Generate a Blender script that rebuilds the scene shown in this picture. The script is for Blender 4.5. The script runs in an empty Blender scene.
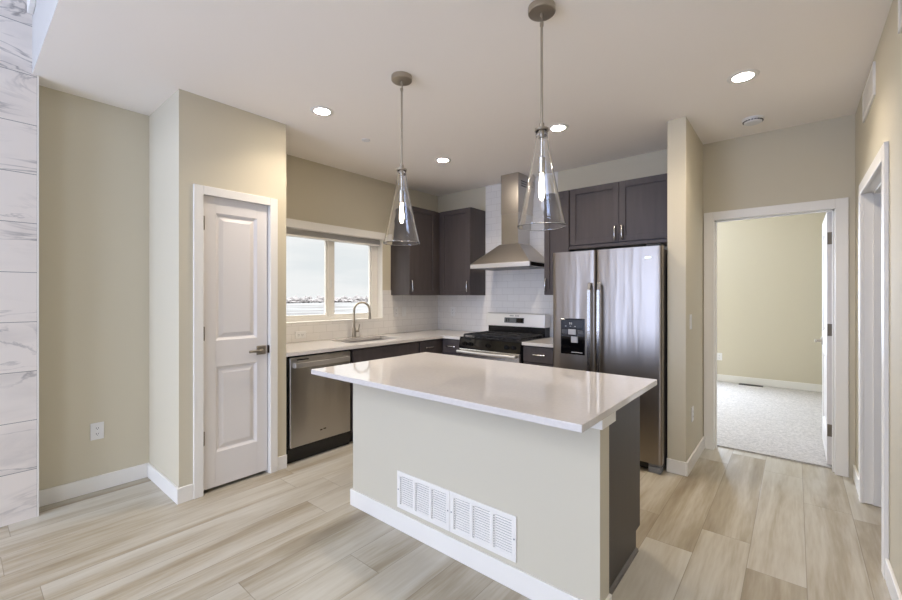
import bpy, bmesh, math, random
from mathutils import Vector, Matrix
random.seed(7)
sc = bpy.context.scene
COL = sc.collection

# ------------------------------------------------------------------ camera
cd = bpy.data.cameras.new('camera'); cam = bpy.data.objects.new('camera', cd); COL.objects.link(cam)
cam.location = (0, 0, 1.37)
cam.rotation_euler = (math.radians(90), 0, math.radians(39.75))
cd.sensor_fit = 'HORIZONTAL'; cd.sensor_width = 36; cd.lens = 414.0/902*36
cd.shift_y = -4.0/902
cd.clip_start = 0.02; cd.clip_end = 2000
sc.camera = cam

# ------------------------------------------------------------------ exposure
sc.view_settings.view_transform = 'Standard'
sc.view_settings.look = 'None'
sc.view_settings.exposure = 0.0
sc.view_settings.gamma = 1.0
sc.view_settings.use_curve_mapping = False

# ------------------------------------------------------------------ sky
W = bpy.data.worlds.new('sky'); sc.world = W; W.use_nodes = True
wn, wl = W.node_tree.nodes, W.node_tree.links
wn.clear()
wo = wn.new('ShaderNodeOutputWorld'); wb = wn.new('ShaderNodeBackground')
wt = wn.new('ShaderNodeTexCoord'); wm = wn.new('ShaderNodeMapping'); wno = wn.new('ShaderNodeTexNoise'); wr = wn.new('ShaderNodeValToRGB')
wm.inputs['Scale'].default_value = (2, 2, 14)
wno.inputs['Scale'].default_value = 1.6; wno.inputs['Detail'].default_value = 4
wr.color_ramp.elements[0].position = .38; wr.color_ramp.elements[0].color = (.86, .885, .90, 1)
wr.color_ramp.elements[1].position = .6; wr.color_ramp.elements[1].color = (.96, .96, .96, 1)
wl.new(wt.outputs['Generated'], wm.inputs['Vector']); wl.new(wm.outputs['Vector'], wno.inputs['Vector'])
wl.new(wno.outputs['Fac'], wr.inputs['Fac']); wl.new(wr.outputs['Color'], wb.inputs['Color'])
# an overcast sky is several times brighter overhead than at the horizon
wsp = wn.new('ShaderNodeSeparateXYZ'); wmr = wn.new('ShaderNodeMapRange')
wmr.inputs['From Min'].default_value = .14; wmr.inputs['From Max'].default_value = .55; wmr.inputs['To Min'].default_value = 1.0; wmr.inputs['To Max'].default_value = 6.0
wl.new(wt.outputs['Generated'], wsp.inputs[0]); wl.new(wsp.outputs['Z'], wmr.inputs['Value']); wl.new(wmr.outputs['Result'], wb.inputs['Strength'])
wl.new(wb.outputs['Background'], wo.inputs['Surface'])

# ------------------------------------------------------------------ daylight through the tall living room windows and the bedroom window, plus added ceiling uplights
def area(name, loc, rot, sx, sy, power, color):
    l = bpy.data.lights.new(name, 'AREA'); l.shape = 'RECTANGLE'; l.size = sx; l.size_y = sy
    l.energy = power; l.color = color
    o = bpy.data.objects.new(name, l); o.location = loc; o.rotation_euler = rot; COL.objects.link(o)
    return o
DAY = (0.62, 0.80, 1.30)
YW = -3.6                                                # the living room's window wall
area('daylight_living_room', (-2.35, YW+.11, 2.65), (math.radians(90), 0, 0), 2.0, 4.5, 78, DAY)
area('added_uplight_living_room', (-2.35, YW+.30, 1.25), (math.radians(122), 0, 0), 2.0, 1.8, 50, DAY)  # added fill lamp, tilted up to brighten the kitchen ceiling
area('daylight_living_room', (0.85, YW+.11, 2.65), (math.radians(90), 0, 0), 2.0, 4.5, 20, DAY)
area('added_uplight_living_room', (0.85, YW+.30, 1.25), (math.radians(122), 0, 0), 2.0, 1.8, 20, DAY)  # second added fill lamp, also aimed up at the ceiling
area('daylight_bedroom', (-1.75, 7.80, 1.55), (math.radians(-90), 0, 0), 1.0, 1.4, 135, (.73, .87, 1.15))
LAMP_W = 100.0          # glow of the recessed lamps' lenses
LAMP_C = (1.0, .87, .72)
LAMP_P = 6.6           # watts of each recessed lamp
BULB_L = 190.0          # glow of the pendant bulbs

# ------------------------------------------------------------------ mesh helpers
class MB:
    def __init__(s): s.bm = bmesh.new()
    def _merge(s, t):
        me = bpy.data.meshes.new('tmp'); t.to_mesh(me); t.free(); s.bm.from_mesh(me); bpy.data.meshes.remove(me)
    def box(s, x0, x1, y0, y1, z0, z1, b=0.0, seg=2):
        t = bmesh.new()
        x0, x1 = min(x0, x1), max(x0, x1); y0, y1 = min(y0, y1), max(y0, y1); z0, z1 = min(z0, z1), max(z0, z1)
        v = [t.verts.new(p) for p in ((x0,y0,z0),(x1,y0,z0),(x1,y1,z0),(x0,y1,z0),(x0,y0,z1),(x1,y0,z1),(x1,y1,z1),(x0,y1,z1))]
        for f in ((3,2,1,0),(4,5,6,7),(0,1,5,4),(1,2,6,5),(2,3,7,6),(3,0,4,7)): t.faces.new([v[i] for i in f])
        if b > 0:
            bmesh.ops.bevel(t, geom=t.edges[:], offset=min(b, .49*min(x1-x0, y1-y0, z1-z0)), segments=seg, affect='EDGES', profile=.5)
        s._merge(t); return s
    def hull(s, pts, faces, b=0.0, seg=2):
        t = bmesh.new(); v = [t.verts.new(p) for p in pts]
        for f in faces: t.faces.new([v[i] for i in f])
        bmesh.ops.recalc_face_normals(t, faces=t.faces[:])
        if b > 0: bmesh.ops.bevel(t, geom=t.edges[:], offset=b, segments=seg, affect='EDGES', profile=.5)
        s._merge(t); return s
    def frustum(s, a, b):      # a, b: lists of 4 points (bottom ring, top ring)
        return s.hull(a + b, [(3,2,1,0),(4,5,6,7),(0,1,5,4),(1,2,6,5),(2,3,7,6),(3,0,4,7)])
    def prism(s, poly, axis, c0, c1, b=0.0):   # poly in the two other axes (in x,y,z order)
        def mk(p, c):
            if axis == 'x': return (c, p[0], p[1])
            if axis == 'y': return (p[0], c, p[1])
            return (p[0], p[1], c)
        n = len(poly); pts = [mk(p, c0) for p in poly] + [mk(p, c1) for p in poly]
        fs = [tuple(range(n)), tuple(range(2*n-1, n-1, -1))] + [(i, (i+1) % n, n+(i+1) % n, n+i) for i in range(n)]
        return s.hull(pts, fs, b)
    def tube(s, pts, r, seg=12, caps=True):
        pts = [Vector(p) for p in pts]; rs = r if isinstance(r, (list, tuple)) else [r]*len(pts)
        t = bmesh.new(); rings = []; up = None
        for i, p in enumerate(pts):
            d = (pts[min(i+1, len(pts)-1)] - pts[max(i-1, 0)]).normalized()
            if up is None:
                up = Vector((0,0,1)) if abs(d.z) < .9 else Vector((1,0,0))
            u = (up - d*up.dot(d)).normalized(); w = d.cross(u); up = u
            rings.append([t.verts.new(p + (u*math.cos(a) + w*math.sin(a))*rs[i]) for a in [2*math.pi*k/seg for k in range(seg)]])
        for a, b in zip(rings, rings[1:]):
            for k in range(seg):
                f = t.faces.new((a[k], a[(k+1) % seg], b[(k+1) % seg], b[k])); f.smooth = True
        if caps: t.faces.new(rings[0][::-1]); t.faces.new(rings[-1])
        bmesh.ops.recalc_face_normals(t, faces=t.faces[:])
        s._merge(t); return s
    def lathe(s, prof, c, seg=40, axis='z', closed=False):     # prof: (radius, height)
        t = bmesh.new(); rings = []
        for r, h in prof:
            ring = []
            for k in range(seg):
                a = 2*math.pi*k/seg; ca, sa = r*math.cos(a), r*math.sin(a)
                p = {'z': (ca, sa, h), 'y': (ca, h, sa), 'x': (h, ca, sa)}[axis]
                ring.append(t.verts.new(Vector(c) + Vector(p)))
            rings.append(ring)
        prs = list(zip(rings, rings[1:])) + ([(rings[-1], rings[0])] if closed else [])
        for a, b in prs:
            for k in range(seg):
                f = t.faces.new((a[k], a[(k+1) % seg], b[(k+1) % seg], b[k])); f.smooth = True
        if not closed:
            for ring in (rings[0], rings[-1]): t.faces.new(ring)
        bmesh.ops.recalc_face_normals(t, faces=t.faces[:])
        s._merge(t); return s

def root_of(o):
    while o.parent: o = o.parent
    return o
def obj(name, mb, mat, parent=None, origin=None):
    me = bpy.data.meshes.new(name); org = Vector(root_of(parent).location) if parent else (Vector(origin) if origin else None)
    if org is None:
        xs = [v.co for v in mb.bm.verts]
        org = Vector([(min(c[i] for c in xs)+max(c[i] for c in xs))/2 for i in range(2)] + [min(c.z for c in xs)])
    for v in mb.bm.verts: v.co -= org
    mb.bm.to_mesh(me); mb.bm.free()
    flags = [p.use_smooth for p in me.polygons]
    if name != 'glass_shade': me.set_sharp_from_angle(angle=math.radians(38))
    me.polygons.foreach_set('use_smooth', flags)
    me.materials.append(mat)
    o = bpy.data.objects.new(name, me); COL.objects.link(o)
    if parent: o.parent = parent
    else: o.location = org
    return o
def thing(name, label, cat, loc, group=None):
    o = bpy.data.objects.new(name, None); COL.objects.link(o); o.location = loc
    o.empty_display_size = .1
    o['label'] = label; o['category'] = cat
    if group: o['group'] = group
    return o
def tag(o, label, cat, group=None, kind=None):
    o['label'] = label; o['category'] = cat
    if group: o['group'] = group
    if kind: o['kind'] = kind
    return o
def struct(name, mb, mat, label=None, cat=None):
    o = obj(name, mb, mat); o['kind'] = 'structure'
    if label: o['label'] = label
    if cat: o['category'] = cat
    return o
def dup(root, loc, label, group=None):
    r = root.copy(); COL.objects.link(r); r.location = loc; r['label'] = label
    if group: r['group'] = group
    for ch in root.children:
        c = ch.copy(); COL.objects.link(c); c.parent = r
        for g in ch.children:
            d = g.copy(); COL.objects.link(d); d.parent = c
    return r

# ------------------------------------------------------------------ materials
def lin(c):
    return tuple(((x/255)/12.92 if x/255 <= .04045 else ((x/255+.055)/1.055)**2.4) for x in c) + (1,)
def mat(name, rgb, rough=.5, metal=0.0, bump=0.0, bdist=.002, bscale=200, vary=0.0, vscale=3, coat=0, spec=None, stretch=None, aniso=0):
    m = bpy.data.materials.new(name); m.use_nodes = True; nt = m.node_tree; b = nt.nodes['Principled BSDF']
    b.inputs['Base Color'].default_value = lin(rgb); b.inputs['Roughness'].default_value = rough; b.inputs['Metallic'].default_value = metal
    if coat: b.inputs['Coat Weight'].default_value = coat; b.inputs['Coat Roughness'].default_value = .08
    if spec is not None: b.inputs['Specular IOR Level'].default_value = spec
    if aniso:
        b.inputs['Anisotropic'].default_value = aniso
        cx_ = nt.nodes.new('ShaderNodeCombineXYZ'); cx_.inputs[2].default_value = 1.0; nt.links.new(cx_.outputs[0], b.inputs['Tangent'])
    if bump or vary:
        tc = nt.nodes.new('ShaderNodeTexCoord'); mp = nt.nodes.new('ShaderNodeMapping')
        nt.links.new(tc.outputs['Object'], mp.inputs['Vector'])
        if stretch: mp.inputs['Scale'].default_value = stretch
    if bump:
        n = nt.nodes.new('ShaderNodeTexNoise'); n.inputs['Scale'].default_value = bscale; n.inputs['Detail'].default_value = 3
        bp = nt.nodes.new('ShaderNodeBump'); bp.inputs['Strength'].default_value = bump; bp.inputs['Distance'].default_value = bdist
        nt.links.new(mp.outputs['Vector'], n.inputs['Vector']); nt.links.new(n.outputs['Fac'], bp.inputs['Height'])
        nt.links.new(bp.outputs['Normal'], b.inputs['Normal'])
    if vary:
        n2 = nt.nodes.new('ShaderNodeTexNoise'); n2.inputs['Scale'].default_value = vscale; n2.inputs['Detail'].default_value = 4
        r = nt.nodes.new('ShaderNodeValToRGB'); c = lin(rgb)
        r.color_ramp.elements[0].position = .3; r.color_ramp.elements[1].position = .7
        r.color_ramp.elements[0].color = tuple(x*(1-vary) for x in c[:3]) + (1,); r.color_ramp.elements[1].color = tuple(min(1, x*(1+vary)) for x in c[:3]) + (1,)
        nt.links.new(mp.outputs['Vector'], n2.inputs['Vector']); nt.links.new(n2.outputs['Fac'], r.inputs['Fac']); nt.links.new(r.outputs['Color'], b.inputs['Base Color'])
    return m
def emit(name, rgb, strength):
    m = bpy.data.materials.new(name); m.use_nodes = True; b = m.node_tree.nodes['Principled BSDF']
    b.inputs['Base Color'].default_value = (.9, .9, .9, 1)
    b.inputs['Emission Color'].default_value = tuple(rgb) + (1,); b.inputs['Emission Strength'].default_value = strength
    return m
def glass(name, rough=0.0, tint=(1, 1, 1)):
    m = bpy.data.materials.new(name); m.use_nodes = True; b = m.node_tree.nodes['Principled BSDF']
    b.inputs['Base Color'].default_value = tuple(tint) + (1,); b.inputs['Roughness'].default_value = rough
    b.inputs['Transmission Weight'].default_value = 1.0; b.inputs['IOR'].default_value = 1.47
    return m
def pane_glass(name, ior=1.35, tint=(.97, .98, .98)):
    m = bpy.data.materials.new(name); m.use_nodes = True; nt = m.node_tree; nt.nodes.clear()
    o = nt.nodes.new('ShaderNodeOutputMaterial'); mx = nt.nodes.new('ShaderNodeMixShader'); t = nt.nodes.new('ShaderNodeBsdfTransparent'); g = nt.nodes.new('ShaderNodeBsdfGlossy')
    fr = nt.nodes.new('ShaderNodeFresnel'); fr.inputs['IOR'].default_value = ior
    t.inputs['Color'].default_value = tuple(tint) + (1,); g.inputs['Roughness'].default_value = .01
    ge = nt.nodes.new('ShaderNodeNewGeometry'); k1 = nt.nodes.new('ShaderNodeMath'); k1.operation = 'SUBTRACT'; k1.inputs[0].default_value = 1.0; nt.links.new(ge.outputs['Backfacing'], k1.inputs[1])
    k2 = nt.nodes.new('ShaderNodeMath'); k2.operation = 'MULTIPLY'; nt.links.new(fr.outputs['Fac'], k2.inputs[0]); nt.links.new(k1.outputs[0], k2.inputs[1])
    nt.links.new(k2.outputs[0], mx.inputs['Fac']); nt.links.new(t.outputs[0], mx.inputs[1]); nt.links.new(g.outputs[0], mx.inputs[2]); nt.links.new(mx.outputs[0], o.inputs['Surface'])
    return m

M = {}
M['paint'] = mat('beige_wall_paint', (209, 200, 177), .75, bump=.08, bscale=260)
M['ceiling'] = mat('ceiling_paint', (250, 243, 234), .9, bump=.06, bscale=180)
M['white'] = mat('white_trim_paint', (238, 234, 226), .38)
M['door'] = mat('white_door_paint', (229, 224, 220), .42)
M['upper_white'] = mat('white_wall_paint', (196, 192, 184), .8)
M['plastic'] = mat('white_plastic', (232, 230, 226), .35)
M['slot'] = mat('dark_slot', (38, 36, 34), .6)
M['cab'] = mat('espresso_cabinet', (77, 70, 69), .45, spec=.35, vary=.10, vscale=4, stretch=(6, 6, .6))
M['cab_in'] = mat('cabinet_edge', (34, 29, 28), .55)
M['quartz'] = mat('pale_quartz', (212, 206, 200), .055, vary=.03, vscale=60)
M['steel'] = mat('brushed_stainless', (184, 180, 175), .30, 1.0, bump=.5, bdist=.025, bscale=4.0, stretch=(1, 1, .12), aniso=.4)
M['fridge_steel'] = mat('fridge_stainless', (148, 139, 129), .30, 1.0, bump=.5, bdist=.03, bscale=4.0, stretch=(1, 1, .10), aniso=.4)
M['steel_h'] = mat('brushed_stainless_horizontal', (204, 200, 194), .27, 1.0, bump=.05, bscale=60, stretch=(.6, .6, 40))
M['nickel'] = mat('brushed_nickel', (180, 171, 157), .34, 1.0)
M['chrome'] = mat('satin_chrome', (205, 203, 200), .18, 1.0)
M['satin'] = mat('satin_stainless', (226, 223, 219), .42, 1.0)
M['hood'] = mat('hood_stainless', (190, 184, 176), .3, 1.0, bump=.04, bscale=60, stretch=(.6, .6, 40))
M['black'] = mat('black_enamel', (18, 17, 18), .25)
M['black_gloss'] = mat('black_glass', (10, 10, 12), .06)
M['iron'] = mat('cast_iron', (30, 29, 30), .55)
M['gasket'] = mat('dark_gasket', (22, 21, 21), .6)
M['gray'] = mat('gray_plastic', (120, 120, 122), .4)
M['lcd'] = mat('gray_display', (92, 96, 98), .2)
M['hinge'] = mat('dull_nickel', (122, 112, 98), .5, .7)
M['bronze'] = mat('bronze_metal', (70, 60, 48), .4, .8)
M['glass'] = glass('clear_glass')
M['pane'] = pane_glass('window_glass')
M['lens'] = emit('lamp_lens', LAMP_C, LAMP_W)
M['bulb'] = emit('bulb_glow', (1.0, .88, .72), BULB_L)
M['tree'] = mat('bare_tree_twigs', (142, 137, 137), .9, vary=.2, vscale=1)
M['register'] = mat('register_metal', (70, 64, 58), .5, .5)

def nodes(name):
    m = bpy.data.materials.new(name); m.use_nodes = True; nt = m.node_tree
    return m, nt, nt.nodes['Principled BSDF']
def math_node(nt, op, a, b=None):
    n = nt.nodes.new('ShaderNodeMath'); n.operation = op
    for i, v in enumerate((a, b)):
        if v is None: continue
        if isinstance(v, (int, float)): n.inputs[i].default_value = v
        else: nt.links.new(v, n.inputs[i])
    return n.outputs[0]

def plank_floor():
    m, nt, b = nodes('oak_plank_floor'); L = nt.links.new; N = nt.nodes.new
    tc = N('ShaderNodeNewGeometry'); sp = N('ShaderNodeSeparateXYZ'); L(tc.outputs['Position'], sp.inputs[0])
    x = math_node(nt, 'ADD', sp.outputs['X'], 0.19 + 20*.232); u = math_node(nt, 'DIVIDE', x, .232)
    row = math_node(nt, 'FLOOR', u); fu = math_node(nt, 'FRACT', u)
    wn1 = N('ShaderNodeTexWhiteNoise'); wn1.noise_dimensions = '1D'; L(row, wn1.inputs['W'])
    y = math_node(nt, 'ADD', sp.outputs['Y'], 40.0)
    v = math_node(nt, 'ADD', math_node(nt, 'DIVIDE', y, 1.52), wn1.outputs['Value'])
    idx = math_node(nt, 'FLOOR', v); fv = math_node(nt, 'FRACT', v)
    cid = N('ShaderNodeCombineXYZ'); L(row, cid.inputs[0]); L(idx, cid.inputs[1])
    wn2 = N('ShaderNodeTexWhiteNoise'); wn2.noise_dimensions = '2D'; L(cid.outputs[0], wn2.inputs['Vector'])
    # grain coordinates, shifted per plank
    gx = math_node(nt, 'ADD', math_node(nt, 'MULTIPLY', sp.outputs['X'], 9.0), math_node(nt, 'MULTIPLY', wn2.outputs['Value'], 37.0))
    gy = math_node(nt, 'ADD', math_node(nt, 'MULTIPLY', sp.outputs['Y'], .75), math_node(nt, 'MULTIPLY', wn2.outputs['Value'], 91.0))
    gv = N('ShaderNodeCombineXYZ'); L(gx, gv.inputs[0]); L(gy, gv.inputs[1])
    n1 = N('ShaderNodeTexNoise'); n1.inputs['Scale'].default_value = .9; n1.inputs['Detail'].default_value = 5; n1.inputs['Roughness'].default_value = .55; n1.inputs['Distortion'].default_value = .6; L(gv.outputs[0], n1.inputs['Vector'])
    n2 = N('ShaderNodeTexNoise'); n2.inputs['Scale'].default_value = 7; n2.inputs['Detail'].default_value = 4; L(gv.outputs[0], n2.inputs['Vector'])
    fac = math_node(nt, 'ADD', math_node(nt, 'MULTIPLY', n1.outputs['Fac'], .85), math_node(nt, 'MULTIPLY', n2.outputs['Fac'], .25))
    fac = math_node(nt, 'ADD', fac, math_node(nt, 'MULTIPLY', math_node(nt, 'SUBTRACT', wn2.outputs['Value'], .5), .22))
    r = N('ShaderNodeValToRGB'); cr = r.color_ramp
    cr.elements[0].position = .28; cr.elements[0].color = lin((139, 124, 100)); cr.elements[1].position = .80; cr.elements[1].color = lin((201, 196, 183))
    e = cr.elements.new(.46); e.color = lin((166, 154, 132)); e = cr.elements.new(.6); e.color = lin((186, 178, 161))
    L(fac, r.inputs['Fac'])
    # seams
    eu = math_node(nt, 'MULTIPLY', math_node(nt, 'MINIMUM', fu, math_node(nt, 'SUBTRACT', 1.0, fu)), .232)
    ev = math_node(nt, 'MULTIPLY', math_node(nt, 'MINIMUM', fv, math_node(nt, 'SUBTRACT', 1.0, fv)), 1.52)
    ed = math_node(nt, 'MINIMUM', eu, ev); seam = math_node(nt, 'LESS_THAN', ed, .0016)
    mx = N('ShaderNodeMix'); mx.data_type = 'RGBA'; L(math_node(nt, 'MULTIPLY', seam, .55), mx.inputs['Factor']); L(r.outputs['Color'], mx.inputs[6]); mx.inputs[7].default_value = lin((112, 98, 80))
    L(mx.outputs[2], b.inputs['Base Color'])
    rr = math_node(nt, 'ADD', math_node(nt, 'MULTIPLY', n2.outputs['Fac'], .15), .27); L(rr, b.inputs['Roughness'])
    bp = N('ShaderNodeBump'); bp.inputs['Strength'].default_value = .25; bp.inputs['Distance'].default_value = .001
    L(math_node(nt, 'SUBTRACT', n2.outputs['Fac'], math_node(nt, 'MULTIPLY', seam, 2.0)), bp.inputs['Height']); L(bp.outputs['Normal'], b.inputs['Normal'])
    return m
M['floor'] = plank_floor()

def subway(name, axis, tile=(236, 232, 226)):
    m, nt, b = nodes(name); L = nt.links.new; N = nt.nodes.new
    g = N('ShaderNodeNewGeometry'); sp = N('ShaderNodeSeparateXYZ'); L(g.outputs['Position'], sp.inputs[0])
    c = N('ShaderNodeCombineXYZ'); L(sp.outputs['X' if axis == 'x' else 'Y'], c.inputs[0]); L(math_node(nt, 'ADD', sp.outputs['Z'], -.916), c.inputs[1])
    br = N('ShaderNodeTexBrick'); L(c.outputs[0], br.inputs['Vector'])
    br.inputs['Scale'].default_value = 1; br.inputs['Brick Width'].default_value = .156; br.inputs['Row Height'].default_value = .079; br.inputs['Mortar Size'].default_value = .0018; br.inputs['Mortar Smooth'].default_value = .2
    t = lin(tile); br.inputs['Color1'].default_value = t; br.inputs['Color2'].default_value = tuple(x*.96 for x in t[:3]) + (1,); br.inputs['Mortar'].default_value = lin((214, 209, 202))
    L(br.outputs['Color'], b.inputs['Base Color']); b.inputs['Roughness'].default_value = .14
    n = N('ShaderNodeTexNoise'); n.inputs['Scale'].default_value = 18; L(g.outputs['Position'], n.inputs['Vector'])
    h = math_node(nt, 'ADD', math_node(nt, 'MULTIPLY', n.outputs['Fac'], .5), math_node(nt, 'MULTIPLY', br.outputs['Fac'], -1.0))
    bp = N('ShaderNodeBump'); bp.inputs['Strength'].default_value = .5; bp.inputs['Distance'].default_value = .0015; L(h, bp.inputs['Height']); L(bp.outputs['Normal'], b.inputs['Normal'])
    return m
M['tile_x'] = subway('white_subway_tile', 'x'); M['tile_y'] = subway('white_subway_tile_side', 'y')

def marble():
    m, nt, b = nodes('marble_look_tile'); L = nt.links.new; N = nt.nodes.new
    g = N('ShaderNodeNewGeometry'); sp = N('ShaderNodeSeparateXYZ'); L(g.outputs['Position'], sp.inputs[0])
    z = math_node(nt, 'DIVIDE', math_node(nt, 'ADD', sp.outputs['Z'], .003), .3035); row = math_node(nt, 'FLOOR', z); fz = math_node(nt, 'FRACT', z)
    yy = math_node(nt, 'ADD', math_node(nt, 'DIVIDE', math_node(nt, 'SUBTRACT', .333, sp.outputs['Y']), .61), math_node(nt, 'MULTIPLY', math_node(nt, 'MODULO', row, 2.0), 0.0))
    fy = math_node(nt, 'FRACT', yy); iy = math_node(nt, 'FLOOR', yy)
    cv = N('ShaderNodeCombineXYZ'); L(math_node(nt, 'MULTIPLY', row, 3.7), cv.inputs[0])
    L(math_node(nt, 'ADD', sp.outputs['Y'], math_node(nt, 'MULTIPLY', iy, 2.3)), cv.inputs[1]); L(math_node(nt, 'MULTIPLY', sp.outputs['Z'], 1.4), cv.inputs[2])
    mp = N('ShaderNodeMapping'); mp.inputs['Rotation'].default_value = (.6, 0, 0); mp.inputs['Scale'].default_value = (1, .7, 1.6); L(cv.outputs[0], mp.inputs['Vector'])
    def vein(scale, width, dist):
        n = N('ShaderNodeTexNoise'); n.inputs['Scale'].default_value = scale; n.inputs['Detail'].default_value = 6; n.inputs['Roughness'].default_value = .55; n.inputs['Distortion'].default_value = dist; L(mp.outputs[0], n.inputs['Vector'])
        d = math_node(nt, 'ABSOLUTE', math_node(nt, 'SUBTRACT', n.outputs['Fac'], .5))
        k = N('ShaderNodeMapRange'); k.inputs['From Min'].default_value = 0; k.inputs['From Max'].default_value = width; k.inputs['To Min'].default_value = 1; k.inputs['To Max'].default_value = 0; L(d, k.inputs['Value'])
        return k.outputs[0]
    msk = N('ShaderNodeTexNoise'); msk.inputs['Scale'].default_value = 2.2; L(mp.outputs[0], msk.inputs['Vector'])
    mk = N('ShaderNodeMapRange'); mk.inputs['From Min'].default_value = .42; mk.inputs['From Max'].default_value = .62; L(msk.outputs['Fac'], mk.inputs['Value'])
    a = math_node(nt, 'MULTIPLY', math_node(nt, 'ADD', math_node(nt, 'MULTIPLY', vein(1.8, .022, .9), .75), math_node(nt, 'MULTIPLY', vein(1.3, .09, .6), .25)), mk.outputs[0])
    mx = N('ShaderNodeMix'); mx.data_type = 'RGBA'; L(a, mx.inputs['Factor']); mx.inputs[6].default_value = lin((234, 225, 216)); mx.inputs[7].default_value = lin((140, 134, 132))
    ez = math_node(nt, 'LESS_THAN', math_node(nt, 'MULTIPLY', math_node(nt, 'MINIMUM', fz, math_node(nt, 'SUBTRACT', 1.0, fz)), .3035), .0018)
    ey = math_node(nt, 'LESS_THAN', math_node(nt, 'MULTIPLY', math_node(nt, 'MINIMUM', fy, math_node(nt, 'SUBTRACT', 1.0, fy)), .61), .0012)
    gr = math_node(nt, 'MAXIMUM', ez, ey)
    m2 = N('ShaderNodeMix'); m2.data_type = 'RGBA'; L(gr, m2.inputs['Factor']); L(mx.outputs[2], m2.inputs[6]); m2.inputs[7].default_value = lin((128, 124, 120))
    L(m2.outputs[2], b.inputs['Base Color']); b.inputs['Roughness'].default_value = .3
    return m
M['marble'] = marble()

def carpet():
    m, nt, b = nodes('pale_carpet'); L = nt.links.new; N = nt.nodes.new
    g = N('ShaderNodeNewGeometry'); n = N('ShaderNodeTexNoise'); n.inputs['Scale'].default_value = 45; n.inputs['Detail'].default_value = 6; n.inputs['Roughness'].default_value = .75; L(g.outputs['Position'], n.inputs['Vector'])
    r = N('ShaderNodeValToRGB'); r.color_ramp.elements[0].position = .35; r.color_ramp.elements[0].color = lin((172, 166, 158)); r.color_ramp.elements[1].position = .65; r.color_ramp.elements[1].color = lin((214, 208, 200)); L(n.outputs['Fac'], r.inputs['Fac'])
    L(r.outputs['Color'], b.inputs['Base Color']); b.inputs['Roughness'].default_value = .95
    bp = N('ShaderNodeBump'); bp.inputs['Strength'].default_value = .9; bp.inputs['Distance'].default_value = .012; L(n.outputs['Fac'], bp.inputs['Height']); L(bp.outputs['Normal'], b.inputs['Normal'])
    return m
M['carpet'] = carpet()

def snow():
    m, nt, b = nodes('snowy_field'); L = nt.links.new; N = nt.nodes.new
    g = N('ShaderNodeNewGeometry'); mp = N('ShaderNodeMapping'); mp.inputs['Rotation'].default_value = (0, 0, math.radians(-38)); mp.inputs['Scale'].default_value = (.12, .035, 1); L(g.outputs['Position'], mp.inputs['Vector'])
    n = N('ShaderNodeTexNoise'); n.inputs['Scale'].default_value = 1.0; n.inputs['Detail'].default_value = 8; n.inputs['Roughness'].default_value = .7; L(mp.outputs[0], n.inputs['Vector'])
    r = N('ShaderNodeValToRGB'); e = r.color_ramp.elements; e[0].position = .36; e[0].color = lin((58, 52, 48)); e[1].position = .56; e[1].color = lin((122, 122, 123))
    L(n.outputs['Fac'], r.inputs['Fac']); L(r.outputs['Color'], b.inputs['Base Color']); b.inputs['Roughness'].default_value = .9
    return m
M['snow'] = snow()

# ------------------------------------------------------------------ setting
H = 2.74; XR = .347; XL = -3.78; YB = 4.26; YH = 4.34
OUT = -3.96
o = struct('floor', MB().box(OUT, 3.4, YW-.15, 4.455, -.12, 0), M['floor'])
o = struct('floor_bedroom', MB().box(-2.6, 1.6, 4.455, 8.0, -.12, .012), M['carpet'])
o = struct('floor_closet', MB().box(.467, 1.9, 2.4, 4.34, -.12, .0).box(.467, .468, 2.4, 2.41, -.12, 0), M['floor'])
struct('ceiling', MB().box(OUT, 1.95, .3125, 4.46, H, H+.16), M['ceiling'])
struct('ceiling_bedroom', MB().box(-2.6, 1.6, 4.46, 8.0, H, H+.16), M['ceiling'])
struct('ceiling_living_room', MB().box(OUT, 3.4, YW-.15, .46, 5.6, 5.76), M['ceiling'])
struct('wall_above_ceiling_edge', MB().box(OUT, 3.4, .321, .46, H+.16, 5.6).box(OUT, 3.4, .312, .3205, H+.0005, 5.6), M['upper_white'])
# left wall: recess and window wall, with the window opening
WY0, WY1, WZ0, WZ1 = 1.93, 3.27, 1.10, 2.04
w = MB()
w.box(OUT, XL, YW-.15, .312, 0, 5.6); w.box(OUT, XL, .312, WY0, 0, H); w.box(OUT, XL, WY1, 4.40, 0, H)
w.box(OUT, XL, WY0, WY1, 0, WZ0); w.box(OUT, XL, WY0, WY1, WZ1, H)
struct('wall_left', w, M['paint'])
struct('wall_fireplace', MB().box(XL, -3.62, -2.2, .333, 0, 5.6), M['marble'])
struct('trim_1', MB().box(XL, -3.619, .333, .341, 0, 5.6), M['white'])
struct('trim_2', MB().box(-3.58, -3.44, .285, .3115, 3.085, 4.2, .004), M['white'])
# pantry closet
PX, PY0, PY1 = -3.13, .953, 1.703
DY0, DY1, DZ = 1.088, 1.572, 2.085
w = MB()
w.box(XL, PX, PY0, PY0+.10, 0, H); w.box(XL, PX, PY1-.10, PY1, 0, H)
w.box(PX-.11, PX, PY0+.10, DY0, 0, H); w.box(PX-.11, PX, DY1, PY1-.10, 0, H); w.box(PX-.11, PX, DY0, DY1, DZ, H)
struct('wall_pantry', w, M['paint'])
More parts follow.
